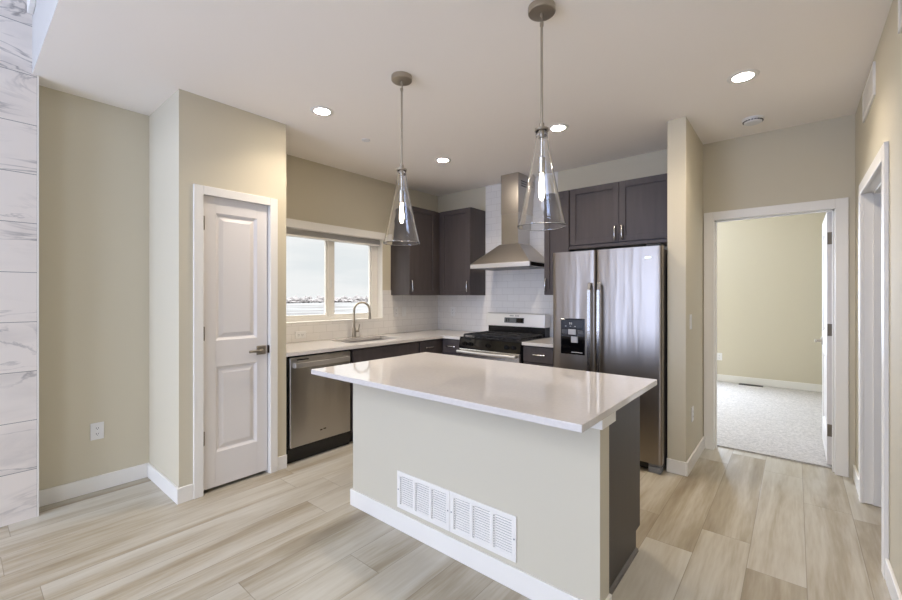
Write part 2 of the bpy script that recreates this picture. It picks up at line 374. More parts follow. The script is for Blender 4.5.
# back wall, column, hall, right wall
struct('wall_back', MB().box(XL, -.77, YB, 4.46, 0, H), M['paint'])
struct('wall_column', MB().box(-.77, -.64, 3.57, 4.46, 0, H, .004), M['paint'])
HX0, HX1, HZ = -.575, .252, 2.065
struct('wall_hall', MB().box(-.64, HX0, YH, 4.455, 0, H).box(HX1, 1.95, YH, 4.455, 0, H).box(HX0, HX1, YH, 4.455, HZ, H), M['paint'])
RY0, RY1 = 2.935, 3.862
struct('wall_right', MB().box(XR, XR+.12, .32, RY0, 0, H).box(XR, XR+.12, RY1, YH, 0, H).box(XR, XR+.12, RY0, RY1, HZ, H), M['paint'])
# bedroom and closet shells
struct('wall_bedroom_left', MB().box(-2.6, -2.45, 4.46, 8.0, 0, H), M['paint'])
struct('wall_bedroom_right', MB().box(1.45, 1.6, 4.46, 8.0, 0, H), M['paint'])
bw = MB().box(-2.45, -2.3, 7.85, 8.0, 0, H).box(-1.2, 1.45, 7.85, 8.0, 0, H).box(-2.3, -1.2, 7.85, 8.0, 0, .8).box(-2.3, -1.2, 7.85, 8.0, 2.3, H)
struct('wall_bedroom_back', bw, M['paint'])
struct('wall_bedroom_front', MB().box(-2.6, -.77, 4.46, 4.6, 0, H), M['paint'])
struct('wall_closet', MB().box(1.85, 1.95, 2.3, 4.34, 0, H).box(.467, 1.85, 2.3, 2.4, 0, H), M['paint'])
# living room shell behind the camera, with its tall windows
lw = MB()
lw.box(OUT, -3.4, YW-.15, YW, 0, 5.6).box(-1.3, -.2, YW-.15, YW, 0, 5.6).box(1.9, 3.4, YW-.15, YW, 0, 5.6)
for a, b in ((-3.4, -1.3), (-.2, 1.9)): lw.box(a, b, YW-.15, YW, 0, .35).box(a, b, YW-.15, YW, 4.95, 5.6)
struct('wall_living_room_back', lw, M['upper_white'])
struct('wall_living_room_right', MB().box(3.25, 3.4, YW, .312, 0, 5.6), M['paint'])
struct('wall_living_room_front', MB().box(XR, 3.25, .321, .44, 0, H), M['paint'])
for n, (a, b) in enumerate(((-3.4, -1.3), (-.2, 1.9))):
    f = MB()
    f.box(a, a+.05, YW, YW+.15, .40, 4.9).box(b-.05, b, YW, YW+.15, .40, 4.9).box(a, b, YW, YW+.15, .35, .40).box(a, b, YW, YW+.15, 4.9, 4.95)
    f.box((a+b)/2-.03, (a+b)/2+.03, YW+.12, YW+.15, .4, 2.5).box((a+b)/2-.03, (a+b)/2+.03, YW+.12, YW+.15, 2.62, 4.9).box(a+.05, b-.05, YW+.12, YW+.15, 2.5, 2.62)
    struct('window_%d' % (n+3), f, M['white'])
f = MB().box(-2.3, -2.26, 7.83, 7.95, .84, 2.26).box(-1.24, -1.2, 7.83, 7.95, .84, 2.26).box(-2.3, -1.2, 7.83, 7.95, .8, .84).box(-2.3, -1.2, 7.83, 7.95, 2.26, 2.3)
struct('window_2', f, M['white'])

# ------------------------------------------------------------------ casings, jambs and baseboards
CT = .018; CW = .066
def casing_x(x, s, y0, y1, z1, m, CW=CW):      # casing on a wall of constant x; s = side it stands out to
    m.box(x, x+s*CT, y0-CW, y0+.008, 0, z1+CW, .003); m.box(x, x+s*CT, y1-.008, y1+CW, 0, z1+CW, .003); m.box(x, x+s*CT*1.02, y0+.008, y1-.008, z1-.008, z1+CW, .003)
def casing_y(y, s, x0, x1, z1, m):
    m.box(x0-CW, x0+.008, y, y+s*CT, 0, z1+CW, .003); m.box(x1-.008, x1+CW, y, y+s*CT, 0, z1+CW, .003); m.box(x0+.008, x1-.008, y, y+s*CT*1.02, z1-.008, z1+CW, .003)
m = MB(); casing_x(PX, 1, DY0, DY1, DZ-.010, m, .052)
m.box(PX-.11, PX, DY0, DY0+.010, 0, DZ).box(PX-.11, PX, DY1-.010, DY1, 0, DZ).box(PX-.11, PX, DY0, DY1, DZ-.010, DZ)
struct('trim_3', m, M['white'])
m = MB(); casing_y(YH, -1, HX0+.008, HX1-.008, HZ-.015, m)
m.box(HX0, HX0+.018, YH, 4.455, 0, HZ).box(HX1-.018, HX1, YH, 4.455, 0, HZ).box(HX0, HX1, YH, 4.455, HZ-.018, HZ)
m.box(HX0+.018, HX0+.03, 4.385, 4.42, 0, HZ-.018).box(HX1-.03, HX1-.018, 4.385, 4.42, 0, HZ-.018).box(HX0+.018, HX1-.018, 4.385, 4.42, HZ-.03, HZ-.018)
casing_y(4.455, 1, HX0+.008, HX1-.008, HZ-.015, m)
struct('trim_4', m, M['white'])
m = MB(); casing_x(XR, -1, RY0+.008, RY1-.008, HZ-.015, m)
m.box(XR, XR+.12, RY0, RY0+.018, 0, HZ).box(XR, XR+.12, RY1-.018, RY1, 0.006, HZ).box(XR, XR+.12, RY0, RY1, HZ-.018, HZ)
m.box(XR+.045, XR+.08, RY1-.030, RY1-.018, 0.006, HZ-.018).box(XR+.045, XR+.08, RY0+.018, RY0+.030, 0, HZ-.018).box(XR+.045, XR+.08, RY0+.018, RY1-.018, HZ-.03, HZ-.018)
struct('trim_5', m, M['white'])
BH, BT = .105, .014
struct('baseboard_left', MB().box(XL, XL+BT, .346, PY0-BT, 0, BH, .003), M['white'])
struct('baseboard_pantry', MB().box(XL, PX, PY0-BT, PY0, 0, BH, .003).box(PX, PX+BT, PY0-BT, DY0-.052, 0, BH, .003).box(PX, PX+BT, DY1+.052, PY1, 0, BH, .003), M['white'])
struct('baseboard_column', MB().box(-.772, -.64, 3.57-BT, 3.57, 0, BH, .003).box(-.64, -.64+BT, 3.57-BT, YH-.0, 0, BH, .003), M['white'])
struct('baseboard_right', MB().box(XR-BT, XR, .45, RY0-CW+.008, 0, BH, .003).box(XR-BT, XR, RY1+CW-.008, YH-CT, 0, BH, .003), M['white'])
struct('baseboard_bedroom', MB().box(-2.45, 1.45, 7.85-BT, 7.85, .012, .012+BH, .003), M['white'])

# ------------------------------------------------------------------ doors
def panel_leaf_x(x, s, y0, y1, z0, z1, panels, th=.035):     # leaf in a plane of constant x, face towards s
    m = MB(); xb = x - s*th
    ys = sorted({y0, y1, panels[0][0], panels[0][1]}); 
    pa, pb = panels[0][0], panels[0][1]
    m.box(xb, x, y0, pa, z0, z1, .0015); m.box(xb, x, pb, y1, z0, z1, .0015)
    zs = [z0] + [v for p in panels for v in (p[2], p[3])] + [z1]
    for i in range(0, len(zs), 2): m.box(xb, x, pa, pb, zs[i], zs[i+1])
    for (a, b, c, d) in panels:
        D = .015; e = .026; g = .052
        m.box(xb, x - s*D, a, b, c, d)
        # sloped sticking down from the frame and raised field
        def ring(i, dx): return [(x - s*dx, a+i, c+i), (x - s*dx, b-i, c+i), (x - s*dx, b-i, d-i), (x - s*dx, a+i, d-i)]
        r0, r1 = ring(0, 0.0), ring(.018, D)
        for k in range(4):
            n = (k+1) % 4
            m.hull([r0[k], r0[n], r1[n], r1[k], (r0[k][0]-s*D, r0[k][1], r0[k][2]), (r0[n][0]-s*D, r0[n][1], r0[n][2])], [(0,1,2,3),(0,3,4),(1,5,2),(4,3,2,5),(0,4,5,1)])
        m.frustum(ring(e, D), ring(g, .005))
    return m
def hinge_x(x, y, z, s):
    return MB().tube([(x+s*.006, y, z-.045), (x+s*.006, y, z+.045)], .006, 10).box(x-.002, x+s*.004, y, y+.016, z-.044, z+.044)
d1 = struct('door_1', panel_leaf_x(PX-.016, 1, DY0+.015, DY1-.015, .024, DZ-.016, [(1.185, 1.476, .265, .870), (1.185, 1.476, 1.055, 1.957)]), M['door'])
for z in (.385, 1.11, 1.875): 
    h = obj('hinge', MB().tube([(PX-.006, DY0+.013, z-.048), (PX-.006, DY0+.013, z+.048)], .0085, 12).box(PX-.02, PX-.004, DY0+.010, DY0+.022, z-.045, z+.045), M['hinge'], d1)
def lever_x(x, s, y, z, dy):
    m = MB().box(x, x+s*.010, y-.034, y+.034, z-.034, z+.034, .003)
    m.tube([(x+s*.008, y, z), (x+s*.05, y, z)], .012, 14)
    m.box(x+s*.040, x+s*.056, min(y, y+dy)-.010, max(y, y+dy)+.010, z-.010, z+.008, .004)
    return m
obj('lever_handle', lever_x(PX-.016, 1, 1.506, .957, -.10), M['nickel'], d1)
obj('strike_plate', MB().box(PX-.020, PX+.003, DY1-.013, DY1-.009, .93, .99).box(PX-.004, PX+.004, DY1-.012, DY1-.002, .935, .985), M['bronze'], d1)
# dark pantry behind is closed by the leaf
# open bedroom door
BX = .194
d2 = struct('door_2', panel_leaf_x(BX, -1, 4.462, 5.225, .03, 2.045, [(4.59, 5.10, .26, .86), (4.59, 5.10, 1.05, 1.93)]), M['door'])
for z in (.30, 1.10, 1.83):
    obj('hinge', MB().box(BX+.002, BX+.034, 4.456, 4.464, z-.048, z+.048, .002).tube([(BX+.040, 4.459, z-.048), (BX+.040, 4.459, z+.048)], .006, 10), M['hinge'], d2)
obj('lever_handle', lever_x(BX, -1, 5.165, .955, -.10), M['nickel'], d2)
# right-hand doorway: the leaf stands open inside the little room
d3 = struct('door_3', MB().box(.470, 1.26, RY1-.012, RY1+.023, .02, 2.04, .002), M['door'])
for z in (.33, 1.10, 1.80):
    obj('hinge', MB().box(.445, .468, RY1-.026, RY1-.018, z-.048, z+.048, .002).tube([(.470, RY1-.022, z-.048), (.470, RY1-.022, z+.048)], .006, 10), M['nickel'], d3)

# ------------------------------------------------------------------ kitchen window and blind
fx0, fx1 = -3.93, -3.872
m = MB(); fw = .05
m.box(fx0, fx1, WY0, WY0+fw, WZ0+fw, WZ1-fw).box(fx0, fx1, WY1-fw-.035, WY1, WZ0+fw, WZ1-fw).box(fx0, fx1, WY0, WY1, WZ0, WZ0+fw, .004).box(fx0, fx1, WY0, WY1, WZ1-fw, WZ1, .004)
m.box(fx0, fx1, 2.585, 2.650, WZ0+fw, WZ1-fw, .004)
w1 = struct('window_1', m, M['white'])
s_ = MB()
for (a, b) in ((WY0+fw, 2.585), (2.650, WY1-fw-.035)):
    for q in ((a, a+.022, WZ0+fw+.022, WZ1-fw-.022), (b-.022, b, WZ0+fw+.022, WZ1-fw-.022), (a, b, WZ0+fw, WZ0+fw+.022), (a, b, WZ1-fw-.022, WZ1-fw)):
        s_.box(-3.915, -3.882, q[0], q[1], q[2], q[3], .002)
obj('sash', s_, M['white'], w1)
for (a, b) in ((WY0+fw, 2.585), (2.650, WY1-fw-.035)):
    obj('pane', MB().box(-3.902, -3.898, a+.02, b-.02, WZ0+fw+.02, WZ1-fw-.02), M['pane'], w1)
obj('latch', MB().box(-3.872, -3.862, 2.604, 2.630, 1.46, 1.54, .003), M['plastic'], w1)
struct('trim_6', MB().box(XL-.09, XL+.010, WY0, WY1, WZ0-.0, WZ0+.012, .003).box(XL-.09, XL+.0005, WY1-.006, WY1, WZ0+.012, WZ1).box(XL-.09, XL+.0005, WY0, WY0+.006, WZ0+.012, WZ1).box(XL-.09, XL, WY0+.006, WY1-.006, WZ1-.006, WZ1), M['white'])
bl = thing('window_blind', 'white window blind raised to the top of the window over the sink', 'blind', (-3.8, 2.6, WZ1))
obj('valance', MB().box(XL, XL+.055, WY0-.04, 3.325, 2.032, 2.112, .004), M['white'], bl)
m = MB()
for k in range(9): m.box(-3.862, -3.805, WY0+.01, WY1-.02, 1.983+k*.0056, 1.983+k*.0056+.0045, .001)
obj('slat_stack', m, mat('blind_slats', (205, 201, 196), .5), bl)
obj('bottom_rail', MB().box(-3.864, -3.803, WY0+.01, WY1-.02, 1.962, 1.980, .003), M['white'], bl)

# ------------------------------------------------------------------ backsplash tile
TZ = 1.44
struct('wall_tile_left', MB().box(XL, XL+.009, PY1, WY0, .914, TZ).box(XL, XL+.009, WY0, WY1, .914, WZ0).box(XL, XL+.009, WY1, YB, .914, TZ), M['tile_y'])
struct('wall_tile_back', MB().box(XL+.009, -.78, YB-.009, YB, .914, TZ).box(-2.974, -2.01, YB-.009, YB, TZ, H), M['tile_x'])

# ------------------------------------------------------------------ cabinets
def shaker_front(m, axis, c, s, a0, a1, z0, z1, st=.057, th=.022):
    """door or drawer front; axis 'x' = faces along x at plane c, standing out to side s; a0..a1 along the other axis"""
    def bx(d0, d1, p0, p1, q0, q1, b=0):
        if axis == 'x': m.box(c+s*d0, c+s*d1, p0, p1, q0, q1, b)
        else: m.box(p0, p1, c+s*d0, c+s*d1, q0, q1, b)
    if z1-z0 < .2: bx(0, th, a0, a1, z0, z1, .002)
    else:
        bx(0, th, a0, a0+st, z0, z1, .0015); bx(0, th, a1-st, a1, z0, z1, .0015); bx(0, th, a0+st, a1-st, z0, z0+st, .0015); bx(0, th, a0+st, a1-st, z1-st, z1, .0015)
        bx(0, th-.013, a0+st, a1-st, z0+st, z1-st)
    return m
def pull(axis, c, s, a, z, vert, L=.12):
    """bar pull at (a, z)"""
    def P(d, p, q): return (c+s*d, p, q) if axis == 'x' else (p, c+s*d, q)
    e = L/2
    pts = [(0, -e), (.022, -e), (.027, -e*.8), (.030, 0), (.027, e*.8), (.022, e), (0, e)]
    path = [P(d, a, z+t) if vert else P(d, a+t, z) for d, t in pts]
    return MB().tube(path, .0075, 10)

cabs = M['cab']
def upper(name, label, x0, x1, y0, y1, z0, z1, axis, c, s, fronts, pulls, group):
    t = thing(name, label, 'cabinet', ((x0+x1)/2, (y0+y1)/2, z0), group)
    obj('body', MB().box(x0, x1, y0, y1, z0, z1, .001), cabs, t)
    for i, (a0, a1, q0, q1) in enumerate(fronts):
        d = obj('door', shaker_front(MB(), axis, c, s, a0, a1, q0, q1), cabs, t)
        if pulls[i]: obj('handle', pull(axis, c+s*.022, s, *pulls[i]), M['chrome'], d)
    return t
UZ0, UZ1 = 1.38, 2.43
GU = 'upper kitchen cabinets'
upper('wall_cabinet', 'dark wall cabinet hung between the window and the corner', XL+.001, -3.48, 3.397, 4.249, UZ0, UZ1, 'x', -3.48, 1, [(3.399, 3.862, UZ0+.003, UZ1-.003)], [(3.425, 1.485, True)], GU)
upper('wall_cabinet', 'tall dark wall cabinet left of the range hood, against the back wall', -3.478, -2.974, 3.95, 4.249, UZ0, UZ1, 'y', 3.95, -1, [(-3.440, -2.978, UZ0+.003, UZ1-.003)], [(-3.005, 1.485, True)], GU)
upper('wall_cabinet', 'narrow dark wall cabinet between the range hood and the fridge cabinet', -2.01, -1.737, 3.95, 4.249, UZ0, UZ1, 'y', 3.95, -1, [(-2.007, -1.74, UZ0+.003, UZ1-.003)], [(-1.985, 1.485, True)], GU)
oc = upper('wall_cabinet', 'wide two-door dark cabinet above the refrigerator', -1.735, -.772, 3.95, 4.249, 1.835, UZ1, 'y', 3.95, -1, [(-1.725, -1.254, 1.872, UZ1-.003), (-1.250, -.778, 1.872, UZ1-.003)], [(-1.285, 1.955, True), (-1.220, 1.955, True)], GU)
obj('bottom_rail', MB().box(-1.735, -.772, 3.932, 3.95, 1.835, 1.862), cabs, oc)

def base_cab(name, label, x0, x1, y0, y1, axis, c, s, fronts, toe):
    """fronts: list of (kind, a0, a1, z0, z1, pull or None)"""
    t = thing(name, label, 'cabinet', ((x0+x1)/2, (y0+y1)/2, 0), 'base kitchen cabinets')
    b = MB()
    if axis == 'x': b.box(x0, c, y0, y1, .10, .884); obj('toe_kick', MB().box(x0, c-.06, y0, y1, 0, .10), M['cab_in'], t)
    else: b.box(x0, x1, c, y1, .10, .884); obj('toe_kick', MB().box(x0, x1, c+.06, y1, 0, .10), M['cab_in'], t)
    obj('body', b, cabs, t)
    for k, a0, a1, z0, z1, p in fronts:
        f = obj(k, shaker_front(MB(), axis, c, s, a0, a1, z0, z1), cabs, t)
        if p: obj('handle', pull(axis, c+s*.022, s, *p), M['chrome'], f)
    return t
XF = -3.16; YF = 3.64
sb = base_cab('sink_cabinet', 'dark sink base cabinet under the window, right of the dishwasher', XL+.012, XF, 2.352, 3.232, 'x', XF, 1,
    [('false_front', 2.358, 3.226, .722, .868, None), ('door', 2.358, 2.790, .115, .712, (2.755, .63, True)), ('door', 2.794, 3.226, .115, .712, (2.83, .63, True))], True)
base_cab('drawer_cabinet', 'narrow dark drawer cabinet between the sink cabinet and the corner', XL+.012, XF, 3.234, 3.64, 'x', XF, 1,
    [('drawer', 3.246, 3.530, .722, .868, (3.385, .80, False)), ('door', 3.246, 3.530, .115, .712, (3.28, .63, True))], True)
base_cab('drawer_cabinet', 'dark corner drawer cabinet directly left of the gas range', XF+.001, -2.862, 3.62, 4.248, 'y', YF, -1,
    [('drawer', -3.128, -2.868, .722, .868, (-3.0, .80, False)), ('door', -3.128, -2.868, .115, .712, (-2.90, .63, True))], True)
base_cab('drawer_cabinet', 'dark drawer cabinet between the gas range and the refrigerator', -2.083, -1.695, 3.62, 4.248, 'y', YF, -1,
    [('drawer', -2.077, -1.701, .722, .868, (-1.90, .80, False)), ('door', -2.077, -1.701, .115, .712, (-1.74, .63, True))], True)

# ------------------------------------------------------------------ counters and sink
SX0, SX1, SY0, SY1 = -3.655, -3.295, 2.46, 3.12
CF = -3.118; CY = 3.60
m = MB(); Z0, Z1 = .8845, .914
m.box(XL+.010, SX0, PY1+.001, YB-.010, Z0, Z1).box(SX1, CF, PY1+.001, YB-.010, Z0, Z1).box(SX0, SX1, PY1+.001, SY0, Z0, Z1).box(SX0, SX1, SY1, YB-.010, Z0, Z1)
m.box(CF, -2.861, CY, YB-.010, Z0, Z1)
bmesh.ops.remove_doubles(m.bm, verts=m.bm.verts[:], dist=.0002)
tag(obj('countertop', m, M['quartz']), 'pale L-shaped countertop around the sink, along the window and corner', 'countertop')
tag(obj('countertop', MB().box(-2.084, -1.69, CY, YB-.010, Z0, Z1, .002), M['quartz']), 'small pale countertop piece between range and refrigerator', 'countertop')
m = MB(); T = .004; SD = .70
m.box(SX0-.012, SX0, SY0-.012, SY1+.012, SD, Z0-.001).box(SX1, SX1+.012, SY0-.012, SY1+.012, SD, Z0-.001).box(SX0, SX1, SY0-.012, SY0, SD, Z0-.001).box(SX0, SX1, SY1, SY1+.012, SD, Z0-.001).box(SX0-.012, SX1+.012, SY0-.012, SY1+.012, SD-.01, SD)
sk = thing('kitchen_sink', 'undermount stainless sink set in the counter below the window', 'sink', (-3.475, 2.79, SD-.01))
obj('basin', m, M['steel_h'], sk)
obj('drain', MB().lathe([(.045, 0), (.045, .004), (.03, .005), (.03, .001)], (-3.475, 2.79, SD), 24), M['chrome'], sk)
fa = thing('faucet', 'brushed gooseneck faucet standing behind the sink', 'faucet', (-3.705, 2.80, .914))
fx, fy = -3.705, 2.80
obj('base', MB().lathe([(.026, 0), (.026, .006), (.020, .010), (.019, .10), (.015, .11)], (fx, fy, .914), 24), M['nickel'], fa)
R_ = .085; zc = .914+.30
arc = [(fx, fy, .914+.10), (fx, fy, zc)] 
# the spout swings over the bowl and to the right
dv = Vector((.42, .91, 0)).normalized()
for k in range(1, 15):
    a = math.pi*k/14*1.02; arc.append((fx + dv.x*R_*(1-math.cos(a)), fy + dv.y*R_*(1-math.cos(a)), zc + R_*math.sin(a)))
ex = arc[-1]; arc.append((ex[0]+dv.x*.003, ex[1]+dv.y*.003, ex[2]-.05))
obj('spout', MB().tube(arc, .0115, 14), M['nickel'], fa)
obj('spray_head', MB().tube([(arc[-1][0], arc[-1][1], arc[-1][2]+.02), (arc[-1][0], arc[-1][1], arc[-1][2]-.045)], [.0135, .0165], 16), M['nickel'], fa)
obj('lever', MB().tube([(fx, fy+.015, .985), (fx+.01, fy+.055, .985)], .012, 12).tube([(fx+.01, fy+.050, .985), (fx+.012, fy+.066, 1.06)], [.007, .005], 10), M['nickel'], fa)

# ------------------------------------------------------------------ dishwasher
DW0, DW1 = 1.738, 2.330; DX = -3.135
dw = thing('dishwasher', 'stainless dishwasher beside the pantry wall, under the counter', 'dishwasher', (-3.4, 2.03, 0))
obj('tub', MB().box(XL+.02, DX-.03, PY1+.005, 2.349, .10, .880), M['black'], dw)
obj('kickplate', MB().box(XL+.02, DX-.05, PY1+.005, 2.349, 0, .10).box(DX-.05, DX-.02, DW0-.01, DW1+.01, .035, .125), M['black'], dw)
dd = obj('door', MB().box(DX-.03, DX, DW0, DW1, .132, .868, .008, 3), M['steel'], dw)
hp = [(DX, DW0+.035, .80), (DX+.035, DW0+.045, .80), (DX+.045, (DW0+DW1)/2, .80), (DX+.035, DW1-.045, .80), (DX, DW1-.035, .80)]
hm = MB()
hm.prism([(DX-.002, DW0+.028), (DX+.034, DW0+.030), (DX+.044, (DW0+DW1)/2), (DX+.034, DW1-.030), (DX-.002, DW1-.028), (DX-.002, DW1-.05), (DX+.020, DW1-.055), (DX+.028, (DW0+DW1)/2), (DX+.020, DW0+.055), (DX-.002, DW0+.05)], 'z', .783, .825, .003)
obj('handle', hm, M['satin'], dd)
obj('status_window', MB().box(DX, DX+.0015, 1.80, 1.905, .842, .850), M['black_gloss'], dd)
lg = MB().box(DX, DX+.0012, 2.012, 2.036, .216, .226).box(DX, DX+.0012, 2.046, 2.072, .220, .230)
obj('badge', lg, M['bronze'], dd)

# ------------------------------------------------------------------ gas range
RX0, RX1, RF = -2.858, -2.088, 3.585
rg = thing('gas_range', 'stainless gas range with black grates under the hood', 'range', (-2.473, 3.92, 0))
obj('body', MB().box(RX0, RX1, RF+.03, 4.245, .03, .905, .003), M['black'], rg)
obj('cooktop', MB().box(RX0, RX1, RF+.005, 4.15, .905, .922, .004), M['black'], rg)
for gx0, gx1 in ((RX0+.03, -2.60), (-2.59, -2.356), (-2.346, RX1-.03)):
    g = MB(); z = .945; y0, y1 = RF+.05, 4.10
    for a in (gx0, gx1): g.box(a-.006, a+.006, y0, y1, z-.008, z+.008, .003)
    for a in (y0, (y0+y1)/2, y1): g.box(gx0, gx1, a-.006, a+.006, z-.008, z+.008, .003)
    for a in (y0+.12, y1-.12): g.box(gx0, gx1, a-.005, a+.005, z-.006, z+.010, .003)
    g.box((gx0+gx1)/2-.005, (gx0+gx1)/2+.005, y0, y1, z-.006, z+.010, .003)
    for a in (gx0, gx1):
        for b in (y0, y1): g.box(a-.008, a+.008, b-.008, b+.008, .920, z)
    obj('grate', g, M['iron'], rg)
for bx_, by_ in ((-2.72, RF+.17), (-2.72, 3.98), (-2.225, RF+.17), (-2.225, 3.98), (-2.473, 3.85)):
    obj('burner', MB().lathe([(.05, 0), (.05, .008), (.036, .010), (.036, .017), (.0, .018)][:4], (bx_, by_, .921), 24), M['iron'], rg)
obj('control_panel', MB().prism([(RF-.012, .800), (RF+.03, .800), (RF+.03, .905), (RF+.005, .905)], 'x', RX0, RX1), M['black_gloss'], rg)
for kx in (-2.78, -2.70, -2.473, -2.245, -2.165):
    k = MB().lathe([(.022, 0), (.022, -.008), (.018, -.012), (.017, -.030), (.010, -.031)], (kx, RF-.003, .852), 20, 'y')
    obj('knob', k.box(kx-.003, kx+.003, RF-.037, RF-.03, .836, .868), M['black_gloss'], rg)
od = obj('oven_door', MB().box(RX0+.004, RX1-.004, RF-.012, RF+.03, .235, .795, .006), M['steel_h'], rg)
obj('oven_window', MB().box(RX0+.13, RX1-.13, RF-.0145, RF-.012, .33, .66, .001), M['black_gloss'], od)
hx0, hx1 = RX0+.005, RX1-.03
hm = MB().tube([(hx0, RF-.05, .765), ((hx0+hx1)/2, RF-.062, .765), (hx1, RF-.05, .765)], .017, 14)
hm.box(hx0+.02, hx0+.045, RF-.055, RF-.011, .752, .778, .004).box(hx1-.045, hx1-.02, RF-.055, RF-.011, .752, .778, .004)
obj('oven_handle', hm, M['satin'], od)
dr = obj('drawer', MB().box(RX0+.004, RX1-.004, RF-.010, RF+.03, .05, .225, .006), M['steel_h'], rg)
bg = obj('backguard', MB().prism([(4.095, 1.022), (4.11, 1.168), (4.18, 1.172), (4.245, 1.15), (4.245, 1.022)], 'x', RX0, RX1, .004), M['satin'], rg)
obj('backguard_riser', MB().box(RX0+.012, RX1-.012, 4.13, 4.245, .905, 1.024), M['black'], rg)
obj('display', MB().prism([(4.0935, 1.062), (4.0995, 1.122), (4.106, 1.122), (4.102, 1.062)], 'x', -2.60, -2.345), M['lcd'], bg)
for q in (-2.575, -2.545):
    obj('display_key', MB().prism([(4.0920, 1.074), (4.0962, 1.112), (4.102, 1.112), (4.098, 1.074)], 'x', q, q+.012), M['black_gloss'], bg)
kd = MB()
kd.prism([(4.0920, 1.067), (4.0972, 1.117), (4.103, 1.117), (4.098, 1.067)], 'x', -2.44, -2.355)
obj('dial_panel', kd, M['black_gloss'], bg)
for k in range(7):
    if k != 3: obj('badge_letter', MB().prism([(4.1005, 1.138), (4.1018, 1.149), (4.108, 1.149), (4.106, 1.138)], 'x', -2.53+k*.018, -2.53+k*.018+.010), M['gray'], bg)

# ------------------------------------------------------------------ range hood
hd = thing('range_hood', 'stainless chimney range hood above the gas range', 'range hood', (-2.468, 4.0, 1.68))
hx0, hx1, hy0, hy1 = -2.848, -2.088, 3.765, 4.250
cx0, cx1, cy0 = -2.575, -2.350, 3.985
lip = obj('canopy_lip', MB().box(hx0, hx1, hy0, hy1, 1.680, 1.728, .002), M['satin'], hd)
obj('canopy', MB().frustum([(hx0, hy0, 1.728), (hx1, hy0, 1.728), (hx1, hy1, 1.728), (hx0, hy1, 1.728)], [(cx0-.012, cy0-.012, 1.952), (cx1+.012, cy0-.012, 1.952), (cx1+.012, hy1, 1.952), (cx0-.012, hy1, 1.952)]), M['hood'], hd)
obj('filter', MB().box(hx0+.03, hx1-.03, hy0+.03, hy1-.03, 1.676, 1.681), M['gray'], hd)
obj('side_strip', MB().box(hx1, hx1+.002, hy0+.03, hy1-.06, 1.685, 1.722), M['black_gloss'], lip)
obj('lower_chimney', MB().box(cx0+.004, cx1-.004, cy0+.004, hy1, 1.952, 2.30), M['steel_h'], hd)
uc = obj('upper_chimney', MB().box(cx0, cx1, cy0, hy1, 2.295, 2.738), M['hood'], hd)
m = MB()
for k in range(3):
    z = 2.60+k*.026; m.box(cx1, cx1+.0015, cy0+.06, cy0+.20, z, z+.010)
obj('vent_slot', m, M['black'], uc)

# ------------------------------------------------------------------ refrigerator
fr = thing('refrigerator', 'stainless side-by-side refrigerator with black ice dispenser', 'refrigerator', (-1.23, 3.85, 0))
FX0, FX1, FS = -1.682, -.782, -1.290; FY = 3.452
obj('cabinet', MB().box(FX0+.005, FX1-.003, FY+.072, 4.225, .03, 1.738, .004), mat('fridge_side', (66, 64, 64), .45), fr)
obj('base_grille', MB().box(FX0+.01, FX1-.01, FY+.05, FY+.10, .012, .09), M['black'], fr)
def bowed(x0, x1, y, th, z0, z1, bow=.001, n=14):
    # door slab with rounded vertical edges and a very slight bow
    top = []; r = .022
    for k in range(n+1):
        t = k/n; x = x0 + (x1-x0)*t; d = min(x-x0, x1-x); e = 0
        if d < r: e = r - math.sqrt(max(0, r*r-(r-d)**2))
        top.append((x, y + e*.55 + bow*(2*t-1)**2))
    xs = [x0+.004, x0+.010, x0+.016]
    t_ = []
    for x in sorted(set([x0, x0+.003, x0+.008, x0+.015, x0+.022] + [x0+.022+(x1-x0-.044)*k/12 for k in range(1, 12)] + [x1-.022, x1-.015, x1-.008, x1-.003, x1])):
        t = (x-x0)/(x1-x0); d = min(x-x0, x1-x); e = 0 if d >= r else r-math.sqrt(max(0, r*r-(r-d)**2))
        t_.append((x, y+e*.6+bow*(2*t-1)**2))
    m = MB(); m.prism(t_ + [(x1, y+th), (x0, y+th)], 'z', z0, z1)
    for f in m.bm.faces:
        if abs(f.normal.z) < .5 and f.normal.y < -.1: f.smooth = True
    return m
ld = obj('freezer_door', bowed(FX0, FS-.004, FY, .066, .075, 1.757), M['fridge_steel'], fr)
rd = obj('fridge_door', bowed(FS+.004, FX1, FY, .066, .075, 1.757), M['fridge_steel'], fr)
for d, x in ((ld, FS-.040), (rd, FS+.040)):
    ys = FY-.002
    path = [(x, FY+.004, 1.47), (x, FY-.040, 1.475), (x, FY-.056, 1.40), (x, FY-.060, 1.08), (x, FY-.056, .76), (x, FY-.040, .685), (x, FY+.004, .69)]
    hm = MB()
    pts = [(FY+.006, 1.482), (FY-.038, 1.482), (FY-.056, 1.42), (FY-.062, 1.08), (FY-.056, .74), (FY-.038, .678), (FY+.006, .678), (FY+.006, .70), (FY-.026, .70), (FY-.040, .75), (FY-.046, 1.08), (FY-.040, 1.41), (FY-.026, 1.46), (FY+.006, 1.46)]
    hm.prism(pts, 'x', x-.013, x+.013, .003)
    obj('handle', hm, M['chrome'], d)
dx0, dx1 = -1.602, -1.382
dp = obj('dispenser', MB().box(dx0, dx1, FY-.004, FY+.02, .860, 1.175, .006).box(dx0+.015, dx1-.015, FY-.010, FY-.002, 1.085, 1.165, .004), M['black_gloss'], ld)
dgp = mat('dark_gray_plastic', (70, 70, 72), .3)
obj('nozzle', MB().box(dx0+.012, dx0+.065, FY-.010, FY-.003, 1.040, 1.075, .003), dgp, dp)
obj('nozzle', MB().box(dx0+.158, dx1-.012, FY-.010, FY-.003, 1.045, 1.072, .003), dgp, dp)
